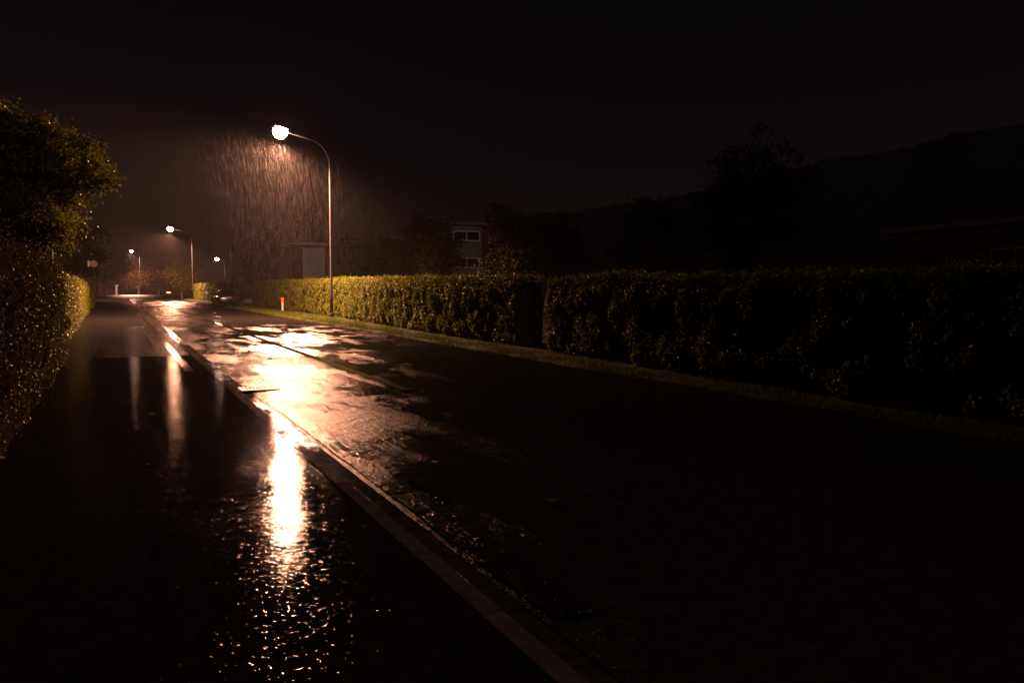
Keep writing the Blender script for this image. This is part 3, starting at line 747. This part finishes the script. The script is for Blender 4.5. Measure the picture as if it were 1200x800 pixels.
# ------------------------------------------------------------------ parked car (rear towards the camera)
def car(loc, rz):
    root = thing('parked_car', 'black parked car seen from behind with pale number plate and red tail lights', 'car', loc, rz)
    # lofted body: stations along Y (rear = 0), half-widths and heights
    def loft(name, st, mat, parent, n=18):
        bm = bmesh.new(); rings = []
        for (y, w, z0, z1, pw) in st:
            r = []
            for k in range(n):
                t = 2 * math.pi * k / n; cx, cz = math.cos(t), math.sin(t)
                r.append(bm.verts.new((w * math.copysign(abs(cx) ** pw, cx), y, (z0 + z1) / 2 + (z1 - z0) / 2 * math.copysign(abs(cz) ** pw, cz))))
            rings.append(r)
        for a, b in zip(rings, rings[1:]):
            for k in range(n): bm.faces.new((a[k], a[(k + 1) % n], b[(k + 1) % n], b[k]))
        bm.faces.new(rings[0]); bm.faces.new(rings[-1])
        return obj(name, bm, mat, parent, smooth=True)
    body = loft('body', [(0, .70, .36, .88, .35), (.06, .82, .28, .97, .35), (.5, .88, .22, 1.0, .35), (1.2, .89, .20, .98, .35), (2.6, .89, .20, .96, .35), (3.5, .87, .22, .90, .35), (4.1, .80, .26, .78, .38), (4.36, .62, .34, .66, .45)], M_PAINT, root)
    loft('cabin', [(.12, .60, .85, 1.0, .4), (.45, .66, .85, 1.30, .4), (.8, .68, .85, 1.43, .42), (1.6, .70, .85, 1.46, .42), (2.3, .70, .85, 1.40, .42), (3.05, .70, .85, .98, .4)], M_PAINT, root)
    def quad(name, cs, mat):
        bm = bmesh.new(); f = bm.faces.new([bm.verts.new(c) for c in cs]); r = bmesh.ops.extrude_face_region(bm, geom=[f])
        nrm = f.normal.copy() if f.normal.length else Vector((0, 1, 0)); bm.normal_update()
        for v in [g for g in r['geom'] if isinstance(g, bmesh.types.BMVert)]: v.co += Vector((0, .02, 0)) if 'side' not in name else Vector((.02 if cs[0][0] < 0 else -.02, 0, 0))
        return obj(name.replace('side_', ''), bm, mat, root)
    quad('rear_window', [(-.50, .13, 1.0), (.50, .13, 1.0), (.46, .44, 1.27), (-.46, .44, 1.27)], M_GLASS)
    for s in (-1, 1):
        for ya, yb in ((.75, 1.55), (1.62, 2.5)):
            quad('side_window', [(s * .70, ya, 1.0), (s * .70, yb, 1.0), (s * .675, yb - .05, 1.33), (s * .675, ya + .08, 1.33)], M_GLASS)
    for s in (-1, 1):
        bm = bmesh.new(); box(bm, s * .66 - .15, s * .66 + .15, -.015, .1, .76, .90, .02); obj('tail_light', bm, M_TAIL, root)
    bm = bmesh.new(); box(bm, -.27, .27, -.02, .04, .74, .86, .006); obj('number_plate', bm, M_PLATE, root)
    bm = bmesh.new(); box(bm, -.78, .78, -.05, .2, .34, .52, .04); obj('rear_bumper', bm, M_PAINT, root)
    bm = bmesh.new(); box(bm, -.3, .3, -.024, .02, .875, .905, .008); obj('trim_strip', bm, M_PAINT, root)
    for s in (-1, 1):
        for y in (.85, 3.5):
            bm = bmesh.new()
            def disk(r, x0, x1):
                n = 22
                A = [bm.verts.new((x0, y + r * math.cos(2 * math.pi * k / n), .32 + r * math.sin(2 * math.pi * k / n))) for k in range(n)]
                B = [bm.verts.new((x1, y + r * math.cos(2 * math.pi * k / n), .32 + r * math.sin(2 * math.pi * k / n))) for k in range(n)]
                for k in range(n): bm.faces.new((A[k], A[(k + 1) % n], B[(k + 1) % n], B[k]))
                bm.faces.new(A); bm.faces.new(B)
            disk(.32, s * .70, s * .905); w = obj('wheel', bm, M_BLACK, root)
            bm = bmesh.new(); disk(.2, s * .88, s * .912); obj('rim', bm, M_HOUSING, w)
        bm = bmesh.new(); box(bm, s * .90 - .02 * s, s * 1.05, 2.55, 2.7, .98, 1.12, .02) if s > 0 else box(bm, -1.05, -.88, 2.55, 2.7, .98, 1.12, .02); obj('side_mirror', bm, M_PAINT, root)
    return root
car((8.75, 77.5, .02), R(1.5))

# ------------------------------------------------------------------ rain
def rain():
    n1, n2 = 22000, 4000
    P1 = np.stack([rng.normal(8.3, 2.1, n1), rng.normal(44.3, 2.6, n1), rng.uniform(.2, 13, n1)], 1)
    P2 = np.stack([rng.uniform(-4, 16, n2), rng.uniform(9, 120, n2), rng.uniform(.2, 11, n2)], 1)
    P = np.concatenate([P1, P2]); P = P[P[:, 1] > 30]
    n = len(P)
    ln = rng.uniform(.25, .65, n)[:, None]; w = rng.uniform(.0011, .0026, n)[:, None]
    ax = unit(np.array([[.10, -.05, -1]]) + rng.normal(size=(n, 3)) * np.array([[.03, .03, 0]]))
    a = unit(np.cross(ax, [[0, 1, .1]])); b = np.cross(ax, a)
    V = [P - ax * ln * .5]
    for t in (0, 2.09, 4.19): V.append(P + ax * ln * .2 + (a * math.cos(t) + b * math.sin(t)) * w)
    V.append(P + ax * ln * .5)
    V = np.stack(V, 1).reshape(-1, 3)
    i = (np.arange(n) * 5)[:, None]
    F = np.concatenate([i + np.array([f]) for f in ((0, 1, 2), (0, 2, 3), (0, 3, 1), (4, 2, 1), (4, 3, 2), (4, 1, 3))])
    t = NT('rain_water'); t.b.inputs['Base Color'].default_value = (.9, .9, .9, 1); t.b.inputs['Roughness'].default_value = .6; t.b.inputs['Specular IOR Level'].default_value = .1
    tr = t.n('ShaderNodeBsdfTranslucent'); tr.inputs['Color'].default_value = (.9, .9, .9, 1)
    mx = t.n('ShaderNodeMixShader'); mx.inputs[0].default_value = .6
    t.l(t.b.outputs[0], mx.inputs[1]); t.l(tr.outputs[0], mx.inputs[2])
    cl = t.n('ShaderNodeBsdfTransparent'); m2 = t.n('ShaderNodeMixShader'); m2.inputs[0].default_value = .008     # thin water is almost clear
    t.l(cl.outputs[0], m2.inputs[1]); t.l(mx.outputs[0], m2.inputs[2]); t.l(m2.outputs[0], t.t.nodes['Material Output'].inputs['Surface'])
    return tag(link_mesh('rain', mesh_np('rain', V, F), t.m), 'fine rain falling through the light of the tall street lamp', 'rain', kind='stuff')
rain()

# ------------------------------------------------------------------ haze
bm = bmesh.new(); box(bm, -320, 620, -320, 620, -1.2, 70)
hz = obj('haze', bm, []); tag(hz, 'thin rain haze filling the night air', 'haze', kind='stuff')
hm = bpy.data.materials.new('rain_haze'); hm.use_nodes = True; nt = hm.node_tree
nt.nodes.remove(nt.nodes['Principled BSDF'])
pv = nt.nodes.new('ShaderNodeVolumePrincipled'); pv.inputs['Color'].default_value = (.92, .88, .9, 1)
pv.inputs['Density'].default_value = .00022; pv.inputs['Anisotropy'].default_value = 0.15
nt.links.new(pv.outputs[0], nt.nodes['Material Output'].inputs['Volume'])
hz.data.materials.append(hm)

# ------------------------------------------------------------------ night sky and stand-in for the lamp behind
w = bpy.data.worlds.new('World'); scene.world = w; w.use_nodes = True; nt = w.node_tree
bg = nt.nodes['Background']; sky = nt.nodes.new('ShaderNodeTexSky'); sky.sky_type = 'NISHITA'; sky.sun_disc = False
SUN_EL, SUN_AZ = R(15), R(135)
sky.sun_elevation = SUN_EL; sky.sun_rotation = SUN_AZ
tint = nt.nodes.new('ShaderNodeMix'); tint.data_type = 'RGBA'; tint.blend_type = 'MULTIPLY'; tint.inputs['Factor'].default_value = 1
tint.inputs[7].default_value = (1.0, .42, .48, 1)
nt.links.new(sky.outputs[0], tint.inputs[6]); nt.links.new(tint.outputs[2], bg.inputs['Color'])
bg.inputs['Strength'].default_value = .00014
sd = bpy.data.lights.new('rear_lamp_sun', 'SUN'); sd.energy = .024; sd.angle = R(5); sd.color = (1, .74, .58)  # low warm sun standing in for the unseen street lamp behind the camera
so = bpy.data.objects.new('rear_lamp_sun', sd); COL.objects.link(so); so.rotation_euler = Vector((math.sin(SUN_AZ) * math.cos(SUN_EL), math.cos(SUN_AZ) * math.cos(SUN_EL), math.sin(SUN_EL))).to_track_quat('Z', 'Y').to_euler()

# ------------------------------------------------------------------ render settings
scene.view_settings.view_transform = 'Standard'; scene.view_settings.look = 'None'
scene.view_settings.gamma = 1; scene.view_settings.exposure = 3.0; scene.view_settings.use_curve_mapping = False
scene.render.engine = 'CYCLES'
c = scene.cycles
c.use_denoising = True; c.denoiser = 'OPENIMAGEDENOISE'
c.max_bounces = 6; c.diffuse_bounces = 2; c.glossy_bounces = 3; c.transmission_bounces = 3; c.volume_bounces = 0; c.transparent_max_bounces = 24
c.sample_clamp_indirect = 6; c.caustics_reflective = False; c.caustics_refractive = False
scene.render.resolution_x = 1024; scene.render.resolution_y = 682
